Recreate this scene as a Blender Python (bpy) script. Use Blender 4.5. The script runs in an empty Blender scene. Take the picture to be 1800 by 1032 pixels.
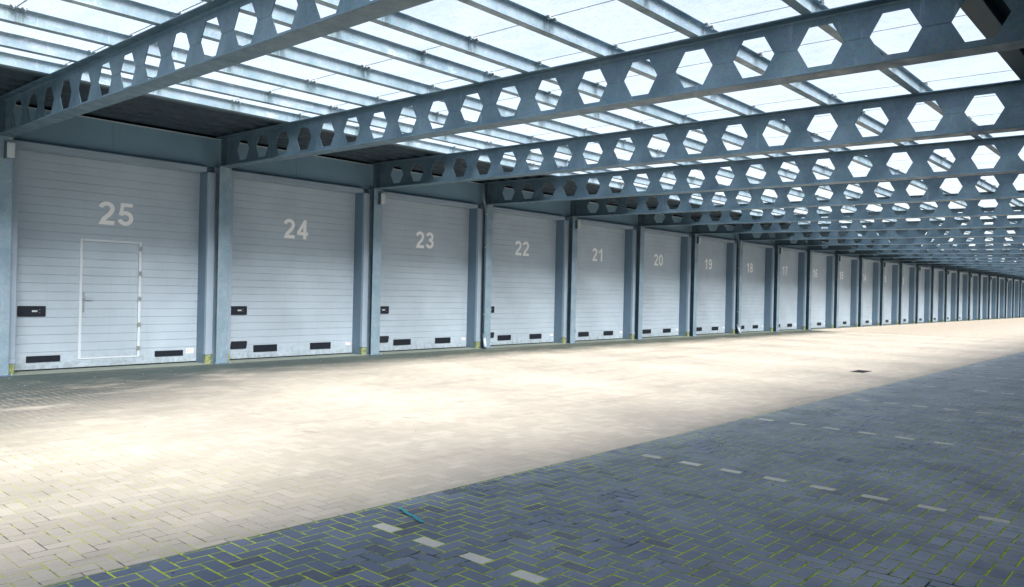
import bpy, math, random
import numpy as np
random.seed(7)
R = math.radians
S = bpy.context.scene
COL = S.collection
G = -0.04                       # level of the paving
W = 4.0                         # spacing of the steel frames
K0, K1 = -3, 26                 # first and last frame
KD0, KD1 = -2, 25               # first and last (excluded) bay with a garage door

# ------------------------------------------------------------------ camera
cam = bpy.data.cameras.new("camera")
cam.sensor_width = 36.0
cam.lens = 1369.45 / 1800 * 36.0
cam.clip_start = 0.05
cam.clip_end = 3000
camo = bpy.data.objects.new("camera", cam)
COL.objects.link(camo)
from mathutils import Matrix, Vector
yaw, pitch, roll = .8401, -.0035, .0231
fw = Vector((math.sin(yaw)*math.cos(pitch), math.cos(yaw)*math.cos(pitch), math.sin(pitch)))
r0 = fw.cross(Vector((0, 0, 1))).normalized()
u0 = r0.cross(fw)
rr = r0*math.cos(roll) + u0*math.sin(roll)
uu = -r0*math.sin(roll) + u0*math.cos(roll)
M = Matrix((rr, uu, -fw)).transposed().to_4x4()
M.translation = Vector((-7.945, -15.31, 1.62))
camo.matrix_world = M
S.camera = camo

# ------------------------------------------------------------------ sky, sun, exposure
SUN_EL, SUN_AZ = 48.5, 197.0     # azimuth: direction the light comes from, clockwise from +Y
w = bpy.data.worlds.new("World"); S.world = w; w.use_nodes = True
nt = w.node_tree
bg = nt.nodes["Background"]
sky = nt.nodes.new("ShaderNodeTexSky")
sky.sky_type = 'NISHITA'; sky.sun_disc = False
sky.sun_elevation = R(SUN_EL); sky.sun_rotation = R(SUN_AZ)
sky.air_density = 1.0; sky.dust_density = 2.5; sky.ozone_density = 1.0
nt.links.new(sky.outputs[0], bg.inputs[0])
bg.inputs[1].default_value = 0.06
sun = bpy.data.lights.new("sun", 'SUN'); sun.energy = 3.9; sun.angle = R(30); sun.color = (1.0, .985, .97)
so = bpy.data.objects.new("sun", sun); COL.objects.link(so)
d = Vector((math.sin(R(SUN_AZ))*math.cos(R(SUN_EL)), math.cos(R(SUN_AZ))*math.cos(R(SUN_EL)), math.sin(R(SUN_EL))))
so.rotation_euler = d.to_track_quat('Z', 'Y').to_euler(); so.location = (20, -40, 60)
S.view_settings.view_transform = 'Standard'; S.view_settings.look = 'None'
S.view_settings.gamma = 1; S.view_settings.use_curve_mapping = False
S.view_settings.exposure = 2.05
S.render.engine = 'CYCLES'
S.cycles.max_bounces = 8; S.cycles.diffuse_bounces = 6; S.cycles.transmission_bounces = 6
S.cycles.use_denoising = True
S.cycles.sample_clamp_indirect = 6

# ------------------------------------------------------------------ materials
def mat(name, color, rough=.5, metal=0.0, spec=.5):
    m = bpy.data.materials.new(name); m.use_nodes = True
    b = m.node_tree.nodes["Principled BSDF"]
    b.inputs["Base Color"].default_value = (*color, 1); b.inputs["Roughness"].default_value = rough
    b.inputs["Metallic"].default_value = metal; b.inputs["Specular IOR Level"].default_value = spec
    return m, m.node_tree, b

def N(t, kind, **kw):
    n = t.nodes.new("ShaderNode" + kind)
    for k, v in kw.items(): setattr(n, k, v)
    return n
def noise(t, vec, scale, detail=4, rough=.55):
    n = N(t, "TexNoise"); n.inputs["Scale"].default_value = scale; n.inputs["Detail"].default_value = detail
    n.inputs["Roughness"].default_value = rough
    t.links.new(vec, n.inputs["Vector"]); return n.outputs["Fac"]
def ramp(t, fac, stops):
    n = N(t, "ValToRGB"); t.links.new(fac, n.inputs[0]); e = n.color_ramp.elements
    while len(e) < len(stops): e.new(.5)
    for el, (p, c) in zip(e, stops):
        el.position = p; el.color = (*c, 1) if len(c) == 3 else c
    return n.outputs[0]
def mix(t, fac, a, b, mode='MIX'):
    n = N(t, "Mix", data_type='RGBA', blend_type=mode)
    for sock, v in ((n.inputs[0], fac), (n.inputs[6], a), (n.inputs[7], b)):
        if hasattr(v, "links") or isinstance(v, bpy.types.NodeSocket): t.links.new(v, sock)
        elif isinstance(v, (int, float)): sock.default_value = v
        else: sock.default_value = (*v, 1)
    return n.outputs[2]
def math_(t, op, a, b=0.0, clamp=False):
    n = N(t, "Math", operation=op, use_clamp=clamp)
    for i, v in enumerate((a, b)):
        if isinstance(v, bpy.types.NodeSocket): t.links.new(v, n.inputs[i])
        else: n.inputs[i].default_value = v
    return n.outputs[0]
def mapr(t, v, a, b, c=0.0, d_=1.0):
    n = N(t, "MapRange"); t.links.new(v, n.inputs[0])
    for i, x in enumerate((a, b, c, d_)): n.inputs[i+1].default_value = x
    return n.outputs[0]
def wpos(t): return N(t, "NewGeometry").outputs["Position"]
def scaled(t, vec, s):
    n = N(t, "Mapping"); t.links.new(vec, n.inputs[0]); n.inputs["Scale"].default_value = s; return n.outputs[0]
def bump(t, h, strength=.3, dist=.01):
    n = N(t, "Bump"); n.inputs["Strength"].default_value = strength; n.inputs["Distance"].default_value = dist
    t.links.new(h, n.inputs["Height"]); return n.outputs[0]

# hot-dip galvanised steel: spangle, cloudy tone, pale drips
def galv(name, c0, c1, rough=.45, metal=.25, drips=False):
    m, t, b = mat(name, c0, rough, metal)
    p = wpos(t)
    v = N(t, "TexVoronoi"); v.inputs["Scale"].default_value = 45; t.links.new(p, v.inputs["Vector"])
    cl = mix(t, mapr(t, noise(t, p, 2.2, 5, .65), .35, .65), c0, c1)
    cl = mix(t, .16, cl, v.outputs["Color"], 'SOFT_LIGHT')
    st = noise(t, scaled(t, p, (9, 9, 1.2)), 1.6, 6, .7)
    cl = mix(t, mapr(t, st, .60, .72, 0, .55), cl, tuple(min(1, x*1.7+.05) for x in c1))
    if drips:        # stains that run down the web under each sheet joint
        sx = N(t, "SeparateXYZ"); t.links.new(p, sx.inputs[0])
        wob = math_(t, 'ADD', sx.outputs[0], math_(t, 'MULTIPLY', noise(t, p, 3, 3), .12))
        for s0 in (.28, 1.64, 3.0):
            fr = math_(t, 'SUBTRACT', math_(t, 'MODULO', math_(t, 'ADD', wob, 40-s0+2), 4.0), 2.0)
            k_ = mapr(t, math_(t, 'ABSOLUTE', fr), .03, .13, 1, 0)
            k_ = math_(t, 'MULTIPLY', k_, mapr(t, noise(t, scaled(t, p, (22, 5, 2)), 1.5, 4, .7), .38, .6), True)
            cl = mix(t, math_(t, 'MULTIPLY', k_, .75), cl, (.05, .09, .10))
        wht = math_(t, 'MULTIPLY', mapr(t, noise(t, scaled(t, p, (1.1, 3, 3)), 1.6, 7, .75), .57, .66), .5)
        cl = mix(t, wht, cl, (.55, .62, .68))
    t.links.new(cl, b.inputs["Base Color"])
    t.links.new(mapr(t, noise(t, p, 6, 4), .3, .7, rough-.12, rough+.15), b.inputs["Roughness"])
    t.links.new(bump(t, noise(t, p, 30, 3), .15, .002), b.inputs["Normal"])
    return m
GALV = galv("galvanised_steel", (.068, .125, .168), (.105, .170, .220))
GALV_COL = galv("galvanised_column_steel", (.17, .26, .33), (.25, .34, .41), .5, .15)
PURL = galv("galvanised_purlin_steel", (.17, .25, .30), (.29, .37, .43), .45, .15, True)
CLIP, _, _ = mat("zinc_clip", (.55, .60, .62), .35, .6)

def painted(name, color, rough=.42, var=.12, dirt=(.10, .12, .10), dirt_h=.35):
    m, t, b = mat(name, color, rough)
    p = wpos(t)
    dk = tuple(x*(1-var) for x in color)
    cl = mix(t, mapr(t, noise(t, p, 1.1, 5, .6), .35, .65), color, dk)
    st = noise(t, scaled(t, p, (14, 14, .6)), 1.2, 5, .6)
    cl = mix(t, mapr(t, st, .58, .78, 0, .22), cl, tuple(x*.6 for x in color))
    s = N(t, "SeparateXYZ"); t.links.new(p, s.inputs[0])
    lo = mapr(t, s.outputs[2], G, G+dirt_h, 1, 0)
    dm = math_(t, 'MULTIPLY', lo, mapr(t, noise(t, p, 9, 5, .7), .42, .62), True)
    cl = mix(t, math_(t, 'MULTIPLY', dm, .55), cl, dirt)
    oi = N(t, 'ObjectInfo'); cl = mix(t, mapr(t, oi.outputs['Random'], 0, 1, 0, .16), cl, tuple(x*.55 for x in color))
    t.links.new(cl, b.inputs["Base Color"])
    t.links.new(mapr(t, noise(t, p, 5, 4), .3, .7, rough-.06, rough+.12), b.inputs["Roughness"])
    t.links.new(bump(t, noise(t, p, 7, 2), .12, .004), b.inputs["Normal"])
    return m
DOOR = painted("door_paint", (.435, .53, .61))
TRIM = painted("frame_paint", (.30, .39, .48))
REVEAL = painted("pier_paint", (.13, .21, .29))
FASCIA = painted("fascia_paint", (.19, .32, .43))
WICKET, _, _ = mat("wicket_trim_paint", (.60, .67, .72), .35)
RUBBER, _, _ = mat("black_rubber", (.012, .014, .018), .6)
BLACKP, _, _ = mat("black_plastic", (.012, .016, .026), .3)
SLOT, _, _ = mat("vent_dark_plastic", (.010, .014, .024), .45)
WHITEV, _, _ = mat("white_vinyl", (.78, .80, .80), .5)
NUMV, _, _ = mat("number_vinyl", (.90, .92, .92), .5)
WHITEP, _, _ = mat("white_plastic", (.46, .53, .56), .4)
REDV, _, _ = mat("red_vinyl", (.70, .07, .03), .5)
HANDLE, _, _ = mat("satin_aluminium", (.55, .60, .62), .3, .8)
m, t, b = mat("mossy_yellow_foot", (.42, .44, .16), .8)
cl = mix(t, mapr(t, noise(t, wpos(t), 12, 5), .4, .6), (.28, .32, .16), (.14, .19, .06)); t.links.new(cl, b.inputs["Base Color"])
FOOT = m
FLASH, _, _ = mat("pale_flashing", (.62, .68, .70), .35)
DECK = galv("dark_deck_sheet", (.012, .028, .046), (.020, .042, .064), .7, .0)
PIPE, _, _ = mat("grey_downpipe_plastic", (.17, .25, .32), .4)
PIPEL, _, _ = mat("pale_pipe_shoe", (.42, .48, .52), .4)
EDGE, _, _ = mat("pale_edge_steel", (.46, .54, .60), .5)
DARKST, _, _ = mat("dark_edge_steel", (.05, .08, .10), .5)

# translucent multiwall roof sheet
m = bpy.data.materials.new("translucent_roof_sheet"); m.use_nodes = True; t = m.node_tree; t.nodes.clear()
out = N(t, "OutputMaterial"); p = wpos(t)
sx = N(t, "SeparateXYZ"); t.links.new(p, sx.inputs[0])
wv = N(t, "TexWave"); wv.wave_type = 'BANDS'; wv.bands_direction = 'X'; wv.inputs["Scale"].default_value = 12.0
t.links.new(p, wv.inputs["Vector"])
cl = mix(t, mapr(t, wv.outputs["Fac"], .55, 1.0, 0, .40), (.52, .53, .53), (.31, .35, .38))
grime = noise(t, scaled(t, p, (1.0, .45, 1)), 1.7, 6, .7)
cl = mix(t, mapr(t, grime, .48, .70, 0, .5), cl, (.26, .30, .32))
fine = noise(t, scaled(t, p, (30, 12, 1)), 1.0, 4, .8)
cl = mix(t, mapr(t, fine, .46, .64, 0, .45), cl, (.24, .28, .30))
tr = N(t, "BsdfTranslucent"); t.links.new(cl, tr.inputs[0])
df = N(t, "BsdfDiffuse"); t.links.new(cl, df.inputs[0])
ms = N(t, "MixShader"); ms.inputs[0].default_value = .30
t.links.new(tr.outputs[0], ms.inputs[1]); t.links.new(df.outputs[0], ms.inputs[2])
tp = N(t, "BsdfTransparent"); tp.inputs[0].default_value = (.98, .965, .955, 1)
m2 = N(t, "MixShader"); m2.inputs[0].default_value = .60
t.links.new(ms.outputs[0], m2.inputs[1]); t.links.new(tp.outputs[0], m2.inputs[2])
t.links.new(m2.outputs[0], out.inputs[0])
SHEET = m

# paving bricks: 'tone' holds one random value per brick
def brick(name, a, b_, c, rlo, rhi, wet=0.0):
    m, t, bs = mat(name, a, .6, 0, .5 if wet else .2)
    p = wpos(t); at = N(t, "Attribute", attribute_name="tone"); tone = at.outputs["Fac"]
    cl = ramp(t, tone, [(0, tuple(x*.55 for x in a)), (.03, tuple(x*.7 for x in a)), (.06, a), (.55, b_), (1, c)]) if wet else ramp(t, tone, [(0, a), (.55, b_), (1, c)])
    sp = noise(t, p, 110, 3, .7)
    cl = mix(t, mapr(t, sp, .45, .75, 0, .35), cl, tuple(x*1.5 for x in c))
    cl = mix(t, mapr(t, noise(t, p, .8, 4), .45, .7, 0, .35), cl, tuple(x*.72 for x in a))
    s = N(t, "SeparateXYZ"); t.links.new(p, s.inputs[0])
    # green algae growing along the foot of the wall
    near = mapr(t, math_(t, 'ADD', s.outputs[1], math_(t, 'MULTIPLY', noise(t, scaled(t, p, (.5, 1, 1)), 1.1, 5, .7), 1.6)), -1.6, -.1, 0, 1)
    al = math_(t, 'MULTIPLY', near, mapr(t, noise(t, scaled(t, p, (.5, 1.6, 1)), 1.8, 6, .7), .18, .42), True)
    cl = mix(t, math_(t, 'MULTIPLY', al, .95), cl, (.045, .062, .048))
    if not wet:      # algae film plus corner shade painted dark over the buff bricks by door 25
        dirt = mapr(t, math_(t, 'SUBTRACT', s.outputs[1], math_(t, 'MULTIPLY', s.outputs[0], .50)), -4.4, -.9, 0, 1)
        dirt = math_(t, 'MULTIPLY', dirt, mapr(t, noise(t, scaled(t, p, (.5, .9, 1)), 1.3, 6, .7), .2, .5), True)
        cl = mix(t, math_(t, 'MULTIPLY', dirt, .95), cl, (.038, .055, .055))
    if not wet:      # faint tyre tracks along the lane
        tk = mapr(t, noise(t, scaled(t, p, (.10, 1.7, 1)), 1.5, 4, .6), .56, .66)
        cl = mix(t, math_(t, 'MULTIPLY', tk, .22), cl, (.22, .19, .16))
        so_ = mapr(t, noise(t, p, 1.9, 3, .5), .70, .74)
        cl = mix(t, math_(t, 'MULTIPLY', so_, .35), cl, (.20, .18, .16))
    if wet:          # pale sheen painted into the slate colour towards the buff lane
        sheen = math_(t, 'MULTIPLY', mapr(t, s.outputs[1], -13.2, -10.9, 0, 1), mapr(t, s.outputs[0], -4, 3, .1, 1), True)
        sheen = math_(t, 'MULTIPLY', sheen, mapr(t, noise(t, p, 1.4, 6, .7), .30, .62), True)
        cl = mix(t, math_(t, 'MULTIPLY', sheen, .6), cl, (.50, .53, .58))
    ms_ = math_(t, 'MULTIPLY', mapr(t, noise(t, p, 1.3, 5, .7), .56, .70, 0, 1), mapr(t, noise(t, p, 40, 4, .7), .5, .6), True)
    cl = mix(t, math_(t, 'MULTIPLY', ms_, .22), cl, (.12, .17, .03))
    t.links.new(cl, bs.inputs["Base Color"])
    rg = mapr(t, noise(t, p, 1.1, 5, .7), .35, .65, rlo, rhi)
    t.links.new(rg, bs.inputs["Roughness"])
    t.links.new(bump(t, noise(t, p, 60, 4, .7), .12, .002), bs.inputs["Normal"])
    return m
BUFF = brick("buff_paver", (.46, .42, .355), (.51, .465, .39), (.56, .51, .43), .55, .75)
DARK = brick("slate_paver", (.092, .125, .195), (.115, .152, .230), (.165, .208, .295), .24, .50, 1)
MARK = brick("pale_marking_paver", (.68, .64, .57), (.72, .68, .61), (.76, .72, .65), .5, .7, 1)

m, t, b = mat("moss_and_sand_joints", (.1, .1, .08), .9, 0, .2)
p = wpos(t)
moss = math_(t, 'MULTIPLY', mapr(t, noise(t, p, 1.3, 6, .75), .37, .46), mapr(t, noise(t, p, 22, 4, .8), .24, .36), True)
mo = ramp(t, noise(t, p, 16, 6, .8), [(.28, (.07, .10, .02)), (.40, (.32, .43, .03)), (.52, (.66, .78, .06)), (.68, (.50, .56, .14))])
cl = mix(t, moss, (.045, .05, .05), mo)
cl = mix(t, mapr(t, noise(t, p, 14, 5, .7), .60, .68), cl, (.30, .33, .34))
t.links.new(cl, b.inputs["Base Color"]); JOINT = m
m, t, b = mat("sandy_joints", (.1, .1, .08), .9, 0, .2)
p = wpos(t)
s_ = N(t, "SeparateXYZ"); t.links.new(p, s_.inputs[0])
wear = mapr(t, math_(t, 'ADD', s_.outputs[0], math_(t, 'MULTIPLY', s_.outputs[1], .35)), -6.0, -9.6, 0, 1)   # swept clean where cars drive
mm = math_(t, 'MULTIPLY', wear, mapr(t, noise(t, p, 1.6, 6, .75), .42, .50), True)
cl = mix(t, mm, (.44, .38, .31), (.46, .54, .06))
dk = math_(t, 'MULTIPLY', wear, mapr(t, noise(t, p, 5, 5, .7), .50, .56), True)
cl = mix(t, dk, cl, (.10, .10, .09))
al_ = mapr(t, s_.outputs[1], -3.0, -.7, 0, 1)
cl = mix(t, al_, cl, (.05, .07, .05))
t.links.new(cl, b.inputs["Base Color"]); JOINTB = m
m, t, b = mat("ground_gravel", (.42, .40, .36), .9, 0, .3)
cl = mix(t, noise(t, wpos(t), 3, 6, .7), (.30, .29, .26), (.52, .50, .45)); t.links.new(cl, b.inputs["Base Color"]); GROUND = m
def farpave(name, c0, c1, j):
    m, t, b = mat(name, c0, .5)
    p = wpos(t)
    bk = N(t, "TexBrick"); t.links.new(p, bk.inputs["Vector"]); bk.inputs["Scale"].default_value = 1
    bk.inputs["Brick Width"].default_value = .217; bk.inputs["Row Height"].default_value = .108; bk.inputs["Mortar Size"].default_value = .005
    bk.inputs["Color1"].default_value = (*c0, 1); bk.inputs["Color2"].default_value = (*c1, 1); bk.inputs["Mortar"].default_value = (*j, 1)
    t.links.new(bk.outputs["Color"], b.inputs["Base Color"]); return m
FBUFF = farpave("far_buff_pavers", (.52, .44, .36), (.64, .56, .46), (.25, .26, .16))
FDARK = farpave("far_slate_pavers", (.055, .075, .11), (.09, .115, .155), (.10, .13, .05))
CONC, t, b = mat("mossy_concrete_kerb", (.2, .22, .2), .85)
t.links.new(mix(t, noise(t, wpos(t), 3, 6, .7), (.07, .10, .06), (.22, .25, .24)), b.inputs["Base Color"])
CYAN, _, _ = mat("turquoise_ribbon", (.01, .36, .45), .45)
IRON, _, _ = mat("dark_iron", (.03, .03, .035), .6)

# ------------------------------------------------------------------ mesh helpers
class MB:
    def __init__(s): s.v = []; s.f = []; s.m = []
    def quad(s, pts, mi=0):
        n = len(s.v); s.v += [tuple(q) for q in pts]; s.f.append(tuple(range(n, n+len(pts)))); s.m.append(mi)
    def box(s, x0, x1, y0, y1, z0, z1, mi=0, bev=0.0):
        n = len(s.v)
        if bev <= 0:
            s.v += [(x, y, z) for z in (z0, z1) for x, y in ((x0, y0), (x1, y0), (x1, y1), (x0, y1))]
            for f in ((0, 3, 2, 1), (4, 5, 6, 7), (0, 1, 5, 4), (1, 2, 6, 5), (2, 3, 7, 6), (3, 0, 4, 7)):
                s.f.append(tuple(n+i for i in f)); s.m.append(mi)
            return
        e = bev
        prof = [(x0+e, y0), (x1-e, y0), (x1, y0+e), (x1, y1-e), (x1-e, y1), (x0+e, y1), (x0, y1-e), (x0, y0+e)]
        ins = [(min(max(x, x0+e), x1-e), min(max(y, y0+e), y1-e)) for x, y in prof]
        rings = [[(x, y, z0) for x, y in ins], [(x, y, z0+e) for x, y in prof], [(x, y, z1-e) for x, y in prof], [(x, y, z1) for x, y in ins]]
        for r_ in rings: s.v += r_
        for k in range(3):
            for i in range(8):
                j = (i+1) % 8; s.f.append((n+k*8+i, n+k*8+j, n+k*8+8+j, n+k*8+8+i)); s.m.append(mi)
        s.f.append(tuple(n+i for i in range(7, -1, -1))); s.m.append(mi)
        s.f.append(tuple(n+24+i for i in range(8))); s.m.append(mi)
    def prism(s, poly, axis, a, b, mi=0):
        """poly: 2-D outline; extruded from a to b along axis 0/1/2 (other two axes in order)"""
        n = len(s.v); k = len(poly)
        for c in (a, b):
            for q in poly:
                q = list(q); q.insert(axis, c); s.v.append(tuple(q))
        s.f.append(tuple(n+i for i in range(k))); s.m.append(mi)
        s.f.append(tuple(n+k+i for i in range(k-1, -1, -1))); s.m.append(mi)
        for i in range(k):
            j = (i+1) % k; s.f.append((n+i, n+k+i, n+k+j, n+j)); s.m.append(mi)
    def tube(s, pts, r, seg=12, mi=0, cap=True):
        pts = [Vector(q) for q in pts]; n = len(s.v); prev = None
        for i, q in enumerate(pts):
            dr = (pts[min(i+1, len(pts)-1)] - pts[max(i-1, 0)]).normalized()
            a = dr.orthogonal().normalized() if prev is None else (prev - dr*prev.dot(dr)).normalized()
            prev = a; b = dr.cross(a)
            rad = r[i] if isinstance(r, (list, tuple)) else r
            for j in range(seg):
                th = 2*math.pi*j/seg; s.v.append(tuple(q + a*(rad*math.cos(th)) + b*(rad*math.sin(th))))
        for i in range(len(pts)-1):
            for j in range(seg):
                k = (j+1) % seg; s.f.append((n+i*seg+j, n+i*seg+k, n+(i+1)*seg+k, n+(i+1)*seg+j)); s.m.append(mi)
        if cap:
            s.f.append(tuple(n+j for j in range(seg-1, -1, -1))); s.m.append(mi)
            o = n+(len(pts)-1)*seg; s.f.append(tuple(o+j for j in range(seg))); s.m.append(mi)
    def build(s, name, mats, parent=None, loc=None, smooth=False, fix=True):
        me = bpy.data.meshes.new(name); me.from_pydata(s.v, [], s.f)
        for mm in (mats if isinstance(mats, (list, tuple)) else [mats]): me.materials.append(mm)
        if max(s.m, default=0): me.polygons.foreach_set("material_index", s.m)
        if fix:
            import bmesh
            bm = bmesh.new(); bm.from_mesh(me); bmesh.ops.recalc_face_normals(bm, faces=bm.faces); bm.to_mesh(me); bm.free()
        if smooth: me.polygons.foreach_set("use_smooth", [True]*len(me.polygons))
        o = bpy.data.objects.new(name, me); COL.objects.link(o)
        if parent: o.parent = parent
        if loc: o.location = loc
        return o

def tag(o, label=None, cat=None, group=None, kind=None):
    if label: o["label"] = label
    if cat:
        o["category"] = cat; o["kind"] = "thing"
    if group: o["group"] = group
    if kind: o["kind"] = kind
    return o
def empty(name, loc=(0, 0, 0)):
    o = bpy.data.objects.new(name, None); o.empty_display_size = .2; COL.objects.link(o); o.location = loc; return o
CH = {}
def kids(o): return [c for c in bpy.data.objects if c.parent == o]
def copy_tree(o, parent=None, skip=()):
    c = o.copy(); COL.objects.link(c); c.parent = parent
    for ch in CH.setdefault(o.name, kids(o)):
        if ch.name.split('.')[0] in skip: continue
        copy_tree(ch, c, skip)
    return c

# ------------------------------------------------------------------ setting: ground
g = MB(); g.quad([(-900, -900, -.09), (1500, -900, -.09), (1500, 900, -.09), (-900, 900, -.09)])
tag(g.build("ground", GROUND), kind="structure")
DB = 10.63                      # the buff lane ends and the slate parking strip begins here (metres from the column line)
XA, XB = -10.0, 32.0
g = MB(); g.quad([(XA, -16.6, G-.0012), (XB, -16.6, G-.0012), (XB, .60, G-.0012), (XA, .60, G-.0012)])
tag(g.build("paving_joints", JOINT), kind="structure")
g = MB(); g.quad([(XA, -10.63, G-.0009), (XB, -10.63, G-.0009), (XB, .60, G-.0009), (XA, .60, G-.0009)])
tag(g.build("sanded_joints", JOINTB), kind="structure")

bw = .1078; gap = .0036; ch = .0010
XL = -4.482                     # centre of one marking line
mark_cols = set(round((x-XL)/bw) for x in (XL, -1.03, 2.20, 5.43, 8.66, 11.9, 15.1, 18.4, 21.6, 24.8, 28.1))
rng = np.random.default_rng(3)
def clip_y(r, lo, hi):
    x0, x1, y0, y1 = r; y0 = max(y0, lo); y1 = min(y1, hi)
    return (x0, x1, y0, y1) if y1-y0 > .02 else None
rects = {"buff": [], "slate": []}
i0, i1 = int((XA-XL)/bw)-2, int((XB-XL)/bw)+2
j0, j1 = int((-16.6+11.1)/bw)-3, int((.6+11.1)/bw)+3
for i in range(i0, i1):
    for j in range(j0, j1):
        c = (i-j) % 4
        xa = XL - bw/2 + i*bw; ya = -11.31 + j*bw
        if c == 0: r_ = (xa, xa+2*bw, ya, ya+bw); mk = 0
        elif c == 3: r_ = (xa, xa+bw, ya, ya+2*bw); mk = 1 if (i in mark_cols and ya < -10.95) else 0
        else: continue
        if r_[0] < XA or r_[1] > XB: continue
        for nm, lo, hi in (("slate", -16.6, -DB), ("buff", -DB, .60)):
            q = clip_y(r_, lo, hi)
            if q: rects[nm].append((*q, mk))
def brick_mesh(name, rs, mats):
    a = np.array(rs); n = len(a)
    gap = .0056 if name[0] == 's' else .0032; jit = rng.normal(0, .0010, (n, 4)); gz = np.abs(rng.normal(0, .0003, n))*(name[0] == 's'); tilt = rng.normal(0, .0001, (n, 2))*(name[0] == 's')
    x0 = a[:, 0]+gap+jit[:, 0]; x1 = a[:, 1]-gap+jit[:, 1]; y0 = a[:, 2]+gap+jit[:, 2]; y1 = a[:, 3]-gap+jit[:, 3]
    V = np.zeros((n, 8, 3))
    for q, (X, Y, sx_, sy_) in enumerate(((x0, y0, 1, 1), (x1, y0, -1, 1), (x1, y1, -1, -1), (x0, y1, 1, -1))):
        V[:, q, 0] = X; V[:, q, 1] = Y; V[:, q, 2] = G-.005
        V[:, q+4, 0] = X+sx_*ch; V[:, q+4, 1] = Y+sy_*ch; V[:, q+4, 2] = G+gz-sx_*tilt[:, 0]-sy_*tilt[:, 1]
    F = np.array([[4, 5, 6, 7], [0, 1, 5, 4], [1, 2, 6, 5], [2, 3, 7, 6], [3, 0, 4, 7]])
    V[:, :4, 2] = G-.0013
    FF = (np.arange(n)[:, None, None]*8 + F[None]).reshape(-1, 4)
    me = bpy.data.meshes.new(name); me.vertices.add(n*8); me.vertices.foreach_set("co", V.ravel())
    nf = len(FF); me.loops.add(nf*4); me.loops.foreach_set("vertex_index", FF.ravel().astype(np.int32))
    me.polygons.add(nf); me.polygons.foreach_set("loop_start", (np.arange(nf)*4).astype(np.int32))
    me.polygons.foreach_set("material_index", np.repeat(a[:, 4].astype(np.int32), 5))
    me.polygons.foreach_set('use_smooth', np.zeros(nf, dtype=bool))
    me.update(calc_edges=True)
    at = me.attributes.new("tone", 'FLOAT', 'FACE'); at.data.foreach_set("value", np.repeat(rng.random(n)**1.2, 5).astype(np.float32))
    for m_ in mats: me.materials.append(m_)
    o = bpy.data.objects.new(name, me); COL.objects.link(o); return tag(o, kind="structure")
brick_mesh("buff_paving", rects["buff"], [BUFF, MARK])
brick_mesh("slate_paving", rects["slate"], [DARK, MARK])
XE = K1*W+14
g = MB(); g.quad([(XB, -DB, G), (XE, -DB, G), (XE, .6, G), (XB, .6, G)]); tag(g.build("far_buff_paving", FBUFF), kind="structure")
g = MB(); g.quad([(XB, -16.6, G), (XE, -16.6, G), (XE, -DB, G), (XB, -DB, G)]); tag(g.build("far_slate_paving", FDARK), kind="structure")
# concrete threshold strip along the foot of the doors
g = MB()
g.box(KD0*W-.2, KD1*W+.3, .02, .60, G-.05, G+.006, bev=.004)
tag(g.build("threshold_strip", CONC), kind="structure")

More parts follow.
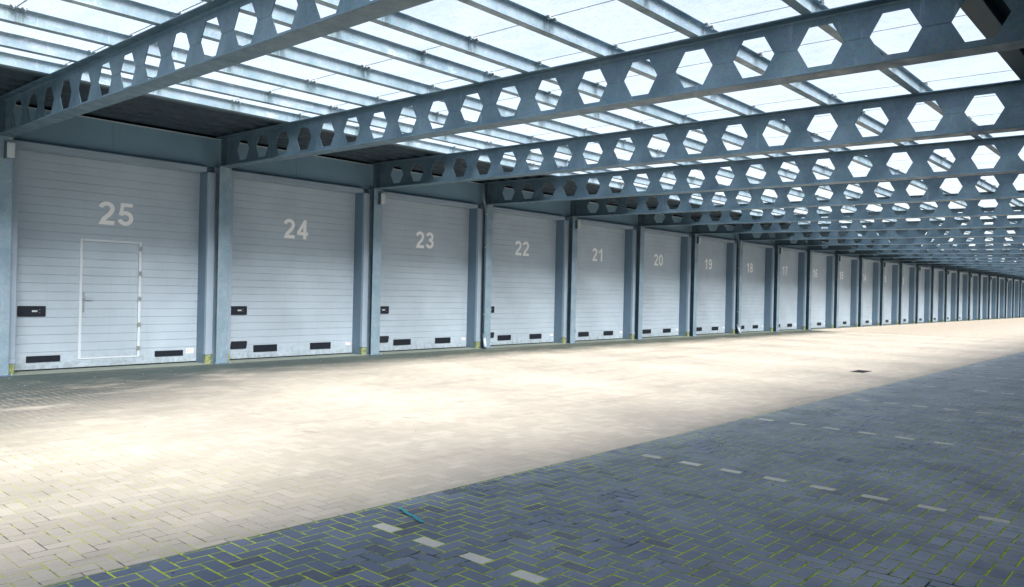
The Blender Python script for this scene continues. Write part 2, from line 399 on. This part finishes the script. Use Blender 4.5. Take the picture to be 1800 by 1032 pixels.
# ------------------------------------------------------------------ castellated beam
SL = -.0115
def sz(D): return SL*D
BT, BB = 4.68, 4.055            # top and underside of a beam at the wall
HP, HY0 = .7236, .684           # hexagon pitch and first centre
DE = 16.2
def beam_parts():
    root = empty("castellated_beam")
    mid = 4.362
    fl_t = .014
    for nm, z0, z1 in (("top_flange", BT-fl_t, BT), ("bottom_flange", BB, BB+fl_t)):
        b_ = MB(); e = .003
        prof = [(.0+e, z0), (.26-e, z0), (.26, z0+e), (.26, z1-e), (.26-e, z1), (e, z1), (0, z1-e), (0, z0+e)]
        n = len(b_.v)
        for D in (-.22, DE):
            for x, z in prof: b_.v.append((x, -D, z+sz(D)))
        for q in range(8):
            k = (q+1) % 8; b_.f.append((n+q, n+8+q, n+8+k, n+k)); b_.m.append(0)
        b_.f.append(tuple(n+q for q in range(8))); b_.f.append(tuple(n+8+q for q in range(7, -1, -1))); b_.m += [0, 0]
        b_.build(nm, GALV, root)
    wb = MB(); th = .005; xc = .13
    hw, tw, hh = .237, .120, .208
    zt, zb = BT-fl_t, BB+fl_t
    cs = [HY0+i*HP for i in range(21)]
    def P(D, z, sd): return (xc+sd*th, -D, z+sz(D))
    for sd in (-1, 1):
        prev = -.22
        for c_ in cs:
            nx = c_+HP/2
            # solid left and right of the hexagon, above and below it
            wb.quad([P(prev, zb, sd), P(c_-tw, zb, sd), P(c_-tw, mid-hh, sd), P(c_-hw, mid, sd), P(prev, mid, sd)])
            wb.quad([P(prev, mid, sd), P(c_-hw, mid, sd), P(c_-tw, mid+hh, sd), P(c_-tw, zt, sd), P(prev, zt, sd)])
            wb.quad([P(c_-tw, zb, sd), P(c_+tw, zb, sd), P(c_+tw, mid-hh, sd), P(c_-tw, mid-hh, sd)])
            wb.quad([P(c_-tw, mid+hh, sd), P(c_+tw, mid+hh, sd), P(c_+tw, zt, sd), P(c_-tw, zt, sd)])
            wb.quad([P(c_+tw, zb, sd), P(nx, zb, sd), P(nx, mid, sd), P(c_+hw, mid, sd), P(c_+tw, mid-hh, sd)])
            wb.quad([P(c_+hw, mid, sd), P(nx, mid, sd), P(nx, zt, sd), P(c_+tw, zt, sd), P(c_+tw, mid+hh, sd)])
            prev = nx
        wb.quad([P(prev, zb, sd), P(DE, zb, sd), P(DE, zt, sd), P(prev, zt, sd)])
    for c_ in cs:
        hx = [(c_-hw, mid), (c_-tw, mid-hh), (c_+tw, mid-hh), (c_+hw, mid), (c_+tw, mid+hh), (c_-tw, mid+hh)]
        for q in range(6):
            (a, za), (b2, zb2) = hx[q], hx[(q+1) % 6]
            wb.quad([P(a, za, -1), P(b2, zb2, -1), P(b2, zb2, 1), P(a, za, 1)])
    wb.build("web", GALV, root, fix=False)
    # weld bead that joins the two halves of the web, and root fillets
    sm = MB()
    e = [-.2] + cs
    for q in range(len(cs)):
        a = e[q]+(hw if q else 0)+.004; b2 = cs[q]-hw-.004
        for sd in (-1, 1):
            sm.quad([P(a, mid-.005, sd), P(b2, mid-.005, sd), (xc+sd*(th+.003), -b2, mid+sz(b2)), (xc+sd*(th+.003), -a, mid+sz(a))])
            sm.quad([P(a, mid+.005, sd), (xc+sd*(th+.003), -a, mid+sz(a)), (xc+sd*(th+.003), -b2, mid+sz(b2)), P(b2, mid+.005, sd)])
    for sd in (-1, 1):
        for z, dz in ((zt, -.022), (zb, .022)):
            pr = [(th, dz), (th+.006, dz*.35), (th+.022, 0)]
            for q in range(2):
                (xa, da), (xb, db_) = pr[q], pr[q+1]
                sm.quad([(xc+sd*xa, .2, z+da), (xc+sd*xb, .2, z+db_), (xc+sd*xb, -DE+.02, z+db_+sz(DE)), (xc+sd*xa, -DE+.02, z+da+sz(DE))])
    sm.build("weld_seam", GALV, root, fix=False)
    pl = MB(); pl.box(.005, .255, -.02, .0-.008, 4.06, 4.66); pl.box(.02, .125, .0, .23, 4.072, 4.085) 
    pl.build("end_stiffener", GALV, root)
    return root
ORD = ["first", "second", "third", "fourth", "fifth", "sixth", "seventh", "eighth", "ninth", "tenth"]
def num(k): return 24-k           # the bay between frame k and k+1 carries this door number
def between(k):
    if k <= -2: return "over the bays left of door 25"
    if k == K1: return "at the far end of the arcade"
    if k >= 23: return f"{k-22} past door 2"
    return f"between doors {num(k)+1} and {num(k)}"
beam0 = beam_parts()
beams = {}
for k in range(K0, K1+1):
    o = beam0 if k == K0 else copy_tree(beam0)
    o.location = (k*W, 0, 0); beams[k] = o
    side = "nearest and largest beam, steepest in the picture, " if k == -1 else ""
    tag(o, f"blue grey steel beam with hexagon holes, {between(k)}" , "steel beam", "castellated beams across the arcade")
beams[-3]["label"] = "hexagon-holed steel beam two frames left of the column at door 25"
beams[-2]["label"] = "hexagon-holed steel beam one frame left of the column at door 25"
beams[-1]["label"] = "nearest hexagon-holed steel beam, rising steeply from the column left of door 25"

# ------------------------------------------------------------------ columns
def column_parts():
    root = empty("steel_column")
    zt = BB-.002
    def pad(b_, z0, z1):
        b_.box(-.13, .13, -.0, .013, z0, z1, bev=.002)
    f = MB(); f.box(-.13, .13, -.12, -.107, G+.012, zt, bev=.003); f.build("front_flange", GALV_COL, root)
    f = MB(); f.box(-.13, .13, .107, .12, G+.012, zt, bev=.003); f.build("rear_flange", GALV_COL, root)
    f = MB(); f.box(-.005, .005, -.107, .107, G+.012, zt)
    f.build("web", GALV, root)
    f = MB(); f.box(-.17, .20, -.19, .15, G-.01, G+.012, bev=.003)
    f.build("base_plate", GALV, root)
    f = MB()
    for x in (-.15, .165):
        f.tube([(x, -.155, G+.012), (x, -.155, G+.04)], .012, 6)
    f.build("anchor_bolt", CLIP, root)
    # a few screw heads down the front flange
    f = MB()
    for z in (.9, 1.7, 2.45, 3.3, 3.7):
        f.tube([(.10, -.12, z), (.10, -.131, z)], .009, 6)
    f.build("screw", CLIP, root)
    return root
col0 = column_parts()
for k in range(K0+1, K1+1):
    o = col0 if k == K0+1 else copy_tree(col0, skip=("screw", "anchor_bolt") if k > 8 else ())
    o.location = (k*W+.13, .12, 0)
    tag(o, f"galvanised steel column standing {between(k)}", "column", "steel columns between the doors")
col0["label"] = "galvanised steel column one frame left of the column at door 25"
for o in COL.objects:
    if o.name.startswith("steel_column") and abs(o.location.x+3.87) < .01: o["label"] = "galvanised steel column at the left edge of door 25"

# light boxes / small alarm boxes on every second column
def box_parts():
    root = empty("wall_light_box")
    f = MB(); f.box(-.06, .06, -.05, .05, -.13, .13, bev=.012); f.build("housing", WHITEP, root)
    f = MB(); f.box(-.045, .045, -.058, -.051, -.10, .105, bev=.003); f.build("cover", WHITEP, root)
    f = MB(); f.box(-.082, -.061, -.02, .054, -.15, .14); f.build("bracket", DARKST, root)
    return root
bx = None
for k in range(-1, K1, 2):
    o = bx = box_parts() if bx is None else bx
    if k > -1: o = copy_tree(bx)
    o.location = (k*W+.205, -.056, 3.82)
    tag(o, f"small pale light box high on the column {'left of door 25' if k == -1 else between(k)}", "light box", "light boxes on every second column")

# ------------------------------------------------------------------ wall piers and door surrounds
pier_mb = MB()
pier_mb.box(-.15, .397, .25, .80, G-.02, 4.02)
pier_mb.box(.26, .40, .236, .25, G, 4.0)
pier0 = None
for k in range(KD0, KD1+1):
    if pier0 is None: o = pier0 = pier_mb.build("wall_pier", REVEAL)
    else: o = pier0.copy(); COL.objects.link(o)
    o.location = (k*W, 0, 0)
    tag(o, f"blue grey clad wall pier behind the column {between(k) if k > -1 else ('left of door 25' if k == -1 else 'one frame left of door 25')}", "wall pier", "wall piers between the garage doors")

def surround_parts():
    root = empty("door_surround")
    f = MB()
    f.prism([(.17, 3.935), (.245, 3.935), (.60, 3.935), (.60, 4.05), (.20, 4.05), (.17, 4.03)], 0, -1.80, 1.80)
    f.build("lintel", TRIM, root)
    f = MB(); f.box(-2.0, 2.0, .30, .34, 4.05, 4.66)
    f.box(-.004, .004, .296, .30, 4.06, 4.66)
    f.build("fascia_panel", FASCIA, root)
    f = MB(); f.box(-2.0, 2.0, .275, .36, 4.66, 4.668, bev=.002); f.build("flashing", FLASH, root)
    for xa, xb in ((-1.76, -1.60), (1.85, 1.998)):
        f = MB(); f.box(xa, xb, .165, .249, .235, 3.935, bev=.006)
        f.box(xa-.006, xb+.006, .155, .249, .145, .235, bev=.006)
        j = f.build("jamb", TRIM, root)
        f = MB(); f.box(xa+.004, xb-.006, .160, .248, G-.01, .143, bev=.012)
        f.build("foot_block", FOOT, j)
    return root
sur0 = surround_parts()
for k in range(KD0, KD1):
    o = sur0 if k == KD0 else copy_tree(sur0)
    o.location = (k*W+2.0, 0, 0)
    lab = f"blue grey steel surround with lintel and jambs framing door {num(k)}" if k > -2 else "blue grey steel door surround one bay left of door 25"
    tag(o, lab, "door surround", "steel surrounds of the garage doors")

# ------------------------------------------------------------------ garage doors
PZ0, RAIL, PP = .03, .15, .158          # local heights: bottom, bottom rail, plank pitch
def planks(b_, x0, x1, z0, z1, y=0.0):
    """horizontally grooved skin facing -y"""
    gz = [PZ0+RAIL+i*PP for i in range(26)]
    zs = [z0] + [q for q in gz if z0+.02 < q < z1-.02] + [z1]
    gw, gd = .0065, .009
    prof = []
    for q, z in enumerate(zs):
        if q == 0 or q == len(zs)-1: prof.append((y, z))
        else: prof += [(y, z-gw), (y+gd, z-gw*.3), (y+gd, z+gw*.5), (y, z+gw)]
    for (ya, za), (yb, zb_) in zip(prof, prof[1:]):
        b_.quad([(x0, ya, za), (x1, ya, za), (x1, yb, zb_), (x0, yb, zb_)])
    b_.quad([(x0, y, z0), (x0, y, z1), (x0, y+.045, z1), (x0, y+.045, z0)])
    b_.quad([(x1, y, z1), (x1, y, z0), (x1, y+.045, z0), (x1, y+.045, z1)])
    b_.quad([(x1, y, z0), (x0, y, z0), (x0, y+.045, z0), (x1, y+.045, z0)])
    b_.quad([(x0, y, z1), (x1, y, z1), (x1, y+.045, z1), (x0, y+.045, z1)])
    b_.quad([(x1, y+.045, z0), (x0, y+.045, z0), (x0, y+.045, z1), (x1, y+.045, z1)])
XC = 2.125
def lx(x): return x-XC
def arc(cx, cz, rx, rz, a0, a1, n=14):
    return [(cx+rx*math.cos(R(a0+(a1-a0)*i/n)), cz+rz*math.sin(R(a0+(a1-a0)*i/n))) for i in range(n+1)]
DG = {  # centre lines of the strokes on a 0.69 x 1 body, closed flag, or filled outlines
 '0': [('c', arc(.335, .50, .225, .405, 0, 360, 28))],
 '1': [('p', [(.34, 0), (.535, 0), (.535, 1), (.38, 1), (.31, .89), (.21, .82), (.10, .775), (.10, .61), (.22, .655), (.34, .73)])],
 '2': [('s', arc(.335, .70, .225, .205, 172, -18, 14)+[(.48, .50), (.36, .37), (.25, .26), (.175, .15)]), ('p', [(.035, 0), (.645, 0), (.645, .175), (.12, .175), (.06, .09)])],
 '3': [('s', arc(.325, .715, .205, .190, 165, -75, 14)+[(.27, .53)]), ('s', [(.27, .53)]+arc(.325, .30, .225, .205, 80, -168, 16))],
 '4': [('p', [(.375, 0), (.555, 0), (.555, 1), (.40, 1), (.375, .96)]), ('p', [(.03, .20), (.66, .20), (.66, .365), (.03, .365)]), ('p', [(.03, .365), (.215, .365), (.42, .70), (.42, 1)])],
 '5': [('p', [(.13, .83), (.61, .83), (.61, .985), (.13, .985)]), ('p', [(.06, .46), (.215, .44), (.27, .83), (.13, .83)]), ('s', [(.13, .49)]+arc(.325, .33, .235, .235, 125, -165, 18))],
 '6': [('c', arc(.345, .315, .215, .225, 0, 360, 24)), ('s', [(.13, .33), (.13, .55)]+arc(.345, .68, .215, .225, 170, 20, 12))],
 '7': [('p', [(.05, .82), (.64, .82), (.64, .985), (.05, .985)]), ('s', [(.56, .86), (.42, .66), (.33, .42), (.28, .20), (.265, 0)])],
 '8': [('c', arc(.335, .71, .185, .195, 0, 360, 24)), ('c', arc(.335, .29, .22, .205, 0, 360, 24))],
 '9': [('c', arc(.335, .685, .215, .225, 0, 360, 24)), ('s', [(.55, .67), (.55, .45)]+arc(.335, .32, .215, .225, -10, -160, 12))],
}
def numeral(txt, parent):
    f = MB(); h = .45; adv = .36*.98; x_ = -adv*len(txt)/2; lay = 0
    for ch_ in txt:
        for kind, pts in DG[ch_]:
            y = -.0012-.0009*lay; lay += 1
            T = lambda q: (x_+q[0]*h*1.06, y, q[1]*h)
            if kind == 'p': f.quad([T(q) for q in pts]); continue
            n = len(pts); hw_ = .088; L = []; Rr = []
            if kind == 'c': pts = pts[:-1]; n -= 1
            for i in range(n):
                a = pts[i-1] if (i or kind == 'c') else pts[i]; b2 = pts[(i+1) % n] if (i < n-1 or kind == 'c') else pts[i]
                dx, dz = b2[0]-a[0], b2[1]-a[1]; l = math.hypot(dx, dz); nx, nz = -dz/l, dx/l
                L.append((pts[i][0]+nx*hw_, pts[i][1]+nz*hw_*1.0)); Rr.append((pts[i][0]-nx*hw_, pts[i][1]-nz*hw_*1.0))
            for i in range(n if kind == 'c' else n-1):
                j = (i+1) % n; f.quad([T(L[i]), T(L[j]), T(Rr[j]), T(Rr[i])])
        x_ += adv
    ob = f.build("door_number", NUMV, parent, fix=False)
    ob.location = (lx(2.20), 0, 2.715+.04)
    return ob
def door_parts(wicket):
    root = empty("garage_door")
    x0, x1 = lx(.402), lx(3.85)
    p_ = MB()
    if wicket:
        planks(p_, x0, lx(1.545), PZ0+RAIL-.004, 2.46)
        planks(p_, lx(2.68), x1, PZ0+RAIL-.004, 2.46)
        planks(p_, x0, x1, 2.461, 4.06)
    else:
        planks(p_, x0, x1, PZ0+RAIL-.004, 4.06)
    p_.build("door_panel", DOOR, root, fix=False)
    f = MB(); f.box(x0, x1, -.006, .045, PZ0, PZ0+RAIL-.006, bev=.004); f.build("bottom_rail", DOOR, root)
    f = MB(); f.box(x0+.01, x1-.01, .010, .040, .0, PZ0); f.build("bottom_seal", RUBBER, root)
    for xa, xb in ((x0-.022, x0-.001), (x1+.001, x1+.0215)):
        f = MB(); f.box(xa, xb, -.004, .06, .0, 4.05); f.build("side_seal", RUBBER, root)
    # lock plate
    f = MB(); f.box(lx(.525), lx(.985), -.022, -.0005, .995, 1.185, bev=.010)
    lp = f.build("lock_plate", BLACKP, root)
    f = MB(); f.box(lx(.755), lx(.845), -.0255, -.0225, 1.075, 1.108, bev=.001); f.build("keyhole_label", WHITEP, lp)
    f = MB()
    for z in (1.065, 1.118): f.tube([(lx(.882), -.0225, z), (lx(.882), -.026, z)], .006, 8)
    f.build("indicator", WHITEP, lp)
    # louvred air grilles
    vs = ((.68, 1.24, .15, .275), (2.98, 3.56, .15, .275)) if wicket else ((1.16, 1.75, .13, .315), (2.63, 3.21, .13, .315))
    for xa, xb, za, zb_ in vs:
        f = MB(); e = .012
        za = max(za, PZ0+RAIL*0+.13)
        f.box(lx(xa), lx(xb), -.012, -.007, za, zb_, bev=.001)
        f.box(lx(xa), lx(xb), -.016, -.0125, zb_-e, zb_); f.box(lx(xa), lx(xb), -.016, -.0125, za, za+e)
        f.box(lx(xa), lx(xa)+e, -.016, -.0125, za+e, zb_-e); f.box(lx(xb)-e, lx(xb), -.016, -.0125, za+e, zb_-e)
        q = za+e+.008
        while q < zb_-e-.008:
            f.box(lx(xa)+e, lx(xb)-e, -.0145, -.0125, q, q+.005); q += .014
        f.build("air_grille", SLOT, root)
    if not wicket:
        f = MB()
        f.prism([(lx(.60), .25), (lx(.965), .25), (lx(.99), .262), (lx(1.005), .40), (lx(.985), .415), (lx(.63), .415)], 1, -.014, -.0005)
        f.build("pull_recess", BLACKP, root)
    # sticker with a red arc
    xa, xb, za, zb_ = (3.63, 3.79, .20, .30) if wicket else (3.66, 3.80, .225, .295)
    f = MB(); f.box(lx(xa), lx(xb), -.0035, -.0008, za, zb_, bev=.001)
    st = f.build("sticker", WHITEV, root)
    f = MB(); cx_, cz_ = lx(xa)+.05, (za+zb_)/2-.005; ro, ri = .030, .019
    pts = [R(a) for a in range(75, 236, 16)]
    for a, b2 in zip(pts, pts[1:]):
        f.quad([(cx_+ro*math.cos(a), -.0045, cz_+ro*math.sin(a)), (cx_+ro*math.cos(b2), -.0045, cz_+ro*math.sin(b2)),
                (cx_+ri*math.cos(b2), -.0045, cz_+ri*math.sin(b2)), (cx_+ri*math.cos(a), -.0045, cz_+ri*math.sin(a))])
    f.quad([(cx_+.005, -.0045, cz_+.018), (cx_+.005, -.0045, cz_+.030), (cx_+.10, -.0045, cz_+.030), (cx_+.10, -.0045, cz_+.024)])
    f.build("red_arc", REDV, st, fix=False)
    if wicket:
        wk = MB(); planks(wk, lx(1.60), lx(2.625), PZ0+RAIL+.03, 2.41, y=.004)
        leaf = wk.build("wicket_door", DOOR, root, fix=False)
        f = MB(); e = .05
        f.box(lx(1.545), lx(1.595), -.014, .04, PZ0+RAIL-.004, 2.46, bev=.004)
        f.box(lx(2.63), lx(2.68), -.014, .04, PZ0+RAIL-.004, 2.46, bev=.004)
        f.box(lx(1.596), lx(2.629), -.014, .04, 2.415, 2.46, bev=.004)
        f.box(lx(1.596), lx(2.629), -.012, .04, PZ0+RAIL-.004, PZ0+RAIL+.026, bev=.003)
        f.build("wicket_frame", WICKET, leaf)
        for z in (2.32, 1.83, 1.33, .82, .35):
            f = MB(); f.box(lx(2.615), lx(2.69), -.024, -.0145, z-.04, z+.04, bev=.003)
            f.tube([(lx(2.628), -.024, z-.042), (lx(2.628), -.024, z+.042)], .008, 8)
            f.build("hinge", HANDLE, leaf)
        f = MB(); f.box(lx(1.612), lx(1.64), -.012, .0035, 1.08, 1.44, bev=.002)
        f.tube([(lx(1.626), -.012, 1.345), (lx(1.626), -.05, 1.345), (lx(1.635), -.058, 1.345), (lx(1.76), -.058, 1.342)], .0105, 10)
        f.tube([(lx(1.626), -.012, 1.19), (lx(1.626), -.02, 1.19)], .010, 10)
        f.build("handle", HANDLE, leaf)
    return root
dw = door_parts(True); dn = door_parts(False)
for ob_ in (dw, dn): CH[ob_.name] = kids(ob_)
first = True
for k in range(KD0, KD1):
    if k == -1: o = dw
    else:
        o = dn if first else copy_tree(dn)
        if first: CHN = True
        first = False
    o.location = (k*W+XC, .565, G)
    n = num(k)
    if n >= 1 and k != KD0: pass
    if k == -1: lab = "pale grey garage door numbered 25 with a hinged wicket door in it"
    elif k == -2: lab = "pale grey garage door one bay left of door 25"
    elif n >= 1: lab = f"pale grey ribbed sectional garage door numbered {n}"
    else: lab = "last pale grey garage door at the far end of the row"
    tag(o, lab, "garage door", "numbered garage doors along the wall")
DOORS = {round((o.location.x-XC)/W): o for o in COL.objects if o.name.startswith("garage_door")}
for k, o in DOORS.items():
    if num(k) >= 1: numeral(str(num(k)), o)

# ------------------------------------------------------------------ back of the building, decks over both sides
def corr(name, y0, y1, z_at, x0, x1, m_, rib=.46, dep=.05, th=.004):
    """trapezoidal sheet whose ribs run along X"""
    f = MB(); ys = []; y = y0; up = 0
    while y < y1:
        ys += [(y, 0), (y+rib*.40, 0), (y+rib*.5, dep), (y+rib*.90, dep)]; y += rib
    for (ya, a), (yb, b2) in zip(ys, ys[1:]):
        f.quad([(x0, ya, z_at(ya)+a), (x1, ya, z_at(ya)+a), (x1, yb, z_at(yb)+b2), (x0, yb, z_at(yb)+b2)])
    f.quad([(x0, y0, z_at(y0)+dep+.05), (x1, y0, z_at(y0)+dep+.05), (x1, ys[-1][0], z_at(ys[-1][0])+dep+.05), (x0, ys[-1][0], z_at(ys[-1][0])+dep+.05)])
    return f.build(name, m_, fix=False)
XL0, XL1 = K0*W-6, K1*W+.3
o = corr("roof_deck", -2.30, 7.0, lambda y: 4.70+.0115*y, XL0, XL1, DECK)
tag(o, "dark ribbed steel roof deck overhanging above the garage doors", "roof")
f = MB(); f.box(XL0, XL1, -2.42, -2.301, 4.656, 4.85, bev=.006)
o = f.build("deck_edge_beam", DARKST); tag(o, "dark edge profile where the solid deck meets the clear roof above the doors", "edge profile")
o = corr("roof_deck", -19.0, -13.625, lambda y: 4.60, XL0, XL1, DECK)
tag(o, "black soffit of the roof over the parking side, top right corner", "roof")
f = MB(); f.box(XL0, XL1, -13.62, -13.40, 4.535, 4.76, bev=.006)
o = f.build("deck_edge_beam", DARKST); tag(o, "dark edge profile at the top right where the clear roof ends", "edge profile")
f = MB(); f.box(XL0, K1*W+.3, .82, 7.2, G, 4.69); f.box(XL0, KD0*W-.151, .24, .819, G, 4.66)  # unseen building body behind the doors, put in to block light
tag(f.build("unseen_building_block", FASCIA), "unseen block of the storage building behind the garage doors, there to stop light", "building")
f = MB(); f.box(XL0, K1*W-20, -18.6, -16.62, G-.02, 4.59)  # added out of view to block light and darken the parking side
tag(f.build("unseen_shade_wall", DARKST), "unseen dark wall added to darken the ground on the parking side", "wall")

# ------------------------------------------------------------------ purlins with hook clips
PD = [2.49, 3.59, 4.80, 6.16, 7.40, 8.33, 9.58, 10.88, 12.16]
seams = [.22-1.36, .22, 1.58, 2.94]       # local positions of the roof sheet joints within a frame bay
PH = .18
def purlin_parts(clips, seed):
    rnd = random.Random(seed)
    root = empty("purlin")
    hw_, e = .055, .003
    f = MB(); f.box(.001, 3.999, -hw_, hw_, 0, .009, bev=.002); f.build("bottom_flange", PURL, root)
    f = MB(); f.box(.001, 3.999, -hw_, hw_, PH-.009, PH, bev=.002); f.build("top_flange", PURL, root)
    f = MB(); f.box(.001, 3.999, -.003, .003, .009, PH-.009)
    for s_ in (-1, 1):
        for z, dz in ((.009, .012), (PH-.009, -.012)):
            f.quad([(.001, s_*.003, z+dz), (3.999, s_*.003, z+dz), (3.999, s_*.014, z), (.001, s_*.014, z)])
    f.build("web", PURL, root, fix=False)
    if clips:
        for sx_ in (.22, 1.58, 2.94):
            for dx in ((-.055, .065) if rnd.random() < .75 else (.02,)):
                x = sx_+dx; c = MB()
                c.tube([(x, -hw_-.004, PH+.028), (x, -hw_-.030, PH+.006), (x+.01, -hw_-.034, PH-.018), (x+.012, -hw_-.012, PH-.026), (x+.012, -hw_+.012, PH-.014)], .010, 6)
                c.box(x-.026, x+.032, -hw_-.038, -hw_+.008, PH+.001, PH+.007)
                c.tube([(x, -hw_-.022, PH-.012), (x, -hw_-.022, PH+.034)], .013, 6)
                c.build("hook_clip", CLIP, root)
    return root
protos = {}
for i, D in enumerate(PD):
    zb_ = BT + sz(D) + .001
    for k in range(K0, K1):
        near = -2 <= k <= 6
        key = (i % 3) if near else 9
        if key not in protos: protos[key] = o = purlin_parts(near, key)
        else: o = copy_tree(protos[key])
        o.location = (k*W, -D, zb_); o.rotation_euler = (R(0), 0, 0)
        wh = f"above door {num(k)}" if k > -2 and num(k) > 0 else ("left of the nearest beam" if k == -2 else ("two bays left of the nearest beam" if k == -3 else "in one of the farthest bays"))
        if k == -3 : wh = "outermost bay left of the nearest beam"
        if num(k) < 1: wh = f"far bay number {k-22} past door 2"
        tag(o, f"galvanised I-section purlin, {ORD[i]} out from the wall, {wh}", "purlin", "purlins under the clear roof")

# ------------------------------------------------------------------ translucent roof
ZS = BT + PH + .012
Y0, Y1 = -2.423, -13.398
sproto = None
def roof_parts():
    root = empty("clear_roof_bay")
    cuts = [0.0, .22, 1.58, 2.94, 4.0]
    for a, b2 in zip(cuts, cuts[1:]):
        f = MB()
        f.quad([(a+.0015, Y0, ZS-SL*Y0), (b2-.0015, Y0, ZS-SL*Y0), (b2-.0015, Y1, ZS-SL*Y1), (a+.0015, Y1, ZS-SL*Y1)])
        f.build("roof_sheet", SHEET, root, fix=False)
    for x in cuts[1:-1]:
        f = MB(); n = len(f.v)
        for y in (Y0, Y1):
            for xx, zz in ((x-.008, -.002), (x+.008, -.002), (x+.008, .004), (x-.008, .004)):
                f.v.append((xx, y, ZS-SL*y+zz))
        for a in range(4):
            b2 = (a+1) % 4; f.f.append((a, b2, b2+4, a+4)); f.m.append(0)
        f.build("joint_strip", PURL, root, fix=False)
    return root
for k in range(K0, K1):
    o = roof_parts() if sproto is None else copy_tree(sproto)
    sproto = sproto or o
    o.location = (k*W, 0, 0)
    wh = f"above door {num(k)}" if -1 <= k and num(k) > 0 else (f"{-k-1} bay{'s' if k < -2 else ''} left of the nearest beam" if k < 0 else f"far bay number {k-22} past door 2")
    tag(o, f"milky translucent roof sheets, {wh}", "roof bay", "translucent roof bays")

# ------------------------------------------------------------------ downpipes
def downpipe(k, lab):
    root = empty("downpipe", (k*W-.02, .10, G))
    f = MB()
    f.tube([(.0, .02, 4.70), (.0, .02, 4.28), (.005, .01, 4.20), (.07, -.02, 3.95), (.085, -.025, 3.86), (.085, -.025, .42)], .042, 14)
    f.build("pipe", PIPE, root, smooth=True)
    for z in (3.80, 2.86, .95):
        f = MB(); f.tube([(.085, -.025, z), (.085, -.025, z+.035)], .048, 14); f.build("socket", PIPEL, root, smooth=True)
    f = MB(); f.tube([(.085, -.025, .44), (.085, -.03, .36), (.045, -.09, .24), (-.05, -.22, .05)], [.040, .040, .040, .043], 14)
    f.build("shoe", PIPEL, root, smooth=True)
    tag(root, lab, "downpipe", "grey downpipes on the columns")
downpipe(2, "grey downpipe with kinked neck and angled shoe between doors 23 and 22")
downpipe(6, "grey downpipe with pale angled shoe between doors 19 and 18")

# ------------------------------------------------------------------ small things on the paving
f = MB(); pts = [(-4.13, -10.80), (-4.16, -10.88), (-4.19, -10.97), (-4.20, -11.05), (-4.235, -11.13), (-4.24, -11.20)]
for q in range(len(pts)-1):
    (xa, ya), (xb, yb) = pts[q], pts[q+1]; h1 = .006+.012*abs(math.sin(q*1.3)); h2 = .006+.012*abs(math.sin((q+1)*1.3))
    f.quad([(xa-.010, ya, G+h1), (xa+.010, ya, G+h1+.004), (xb+.010, yb, G+h2+.004), (xb-.010, yb, G+h2)])
    f.quad([(xa-.010, ya, G+h1-.0015), (xb-.010, yb, G+h2-.0015), (xb+.010, yb, G+h2+.0025), (xa+.010, ya, G+h1+.0025)])
o = f.build("ribbon", CYAN, fix=False); tag(o, "short turquoise plastic ribbon lying on the slate paving near the buff edge", "ribbon")
f = MB(); f.box(10.35, 10.95, -9.55, -9.25, G-.01, G+.006, bev=.003)
for q in range(7): f.box(10.40+q*.075, 10.43+q*.075, -9.50, -9.30, G+.0065, G+.010)
o = f.build("drain_cover", IRON); tag(o, "dark iron drain cover in the buff lane at the right", "drain cover")
# crumbs of leaf, mortar and glass
f = MB(); rnd = random.Random(11)
def crumb(x, y, s_):
    a = rnd.random()*6.28; n = 5; c = (x, y, G+.004+s_*.35)
    ring = [(x+s_*(.6+.5*rnd.random())*math.cos(a+6.283*q/n), y+s_*(.6+.5*rnd.random())*math.sin(a+6.283*q/n), G+.002) for q in range(n)]
    for q in range(n): f.quad([ring[q], ring[(q+1) % n], c])
for _ in range(90): crumb(rnd.uniform(-4.2, 16), rnd.uniform(-2.4, -.2)**1, rnd.uniform(.004, .013))
for _ in range(60): crumb(rnd.uniform(-5.5, 6), rnd.uniform(-13.5, -10.8), rnd.uniform(.003, .007))
for _ in range(60): crumb(rnd.gauss(-2.45, .25), rnd.gauss(-13.55, .2), rnd.uniform(.002, .006))
o = f.build("crumbs", WHITEP, fix=False); tag(o, "pale crumbs of mortar and leaf scattered over the paving", kind="stuff")
f = MB()
for _ in range(70): crumb(rnd.uniform(-6, 8), rnd.uniform(-13.8, -1), rnd.uniform(.003, .010))
o = f.build("dark_crumbs", IRON, fix=False); tag(o, "dark crumbs of soil scattered over the paving", kind="stuff")
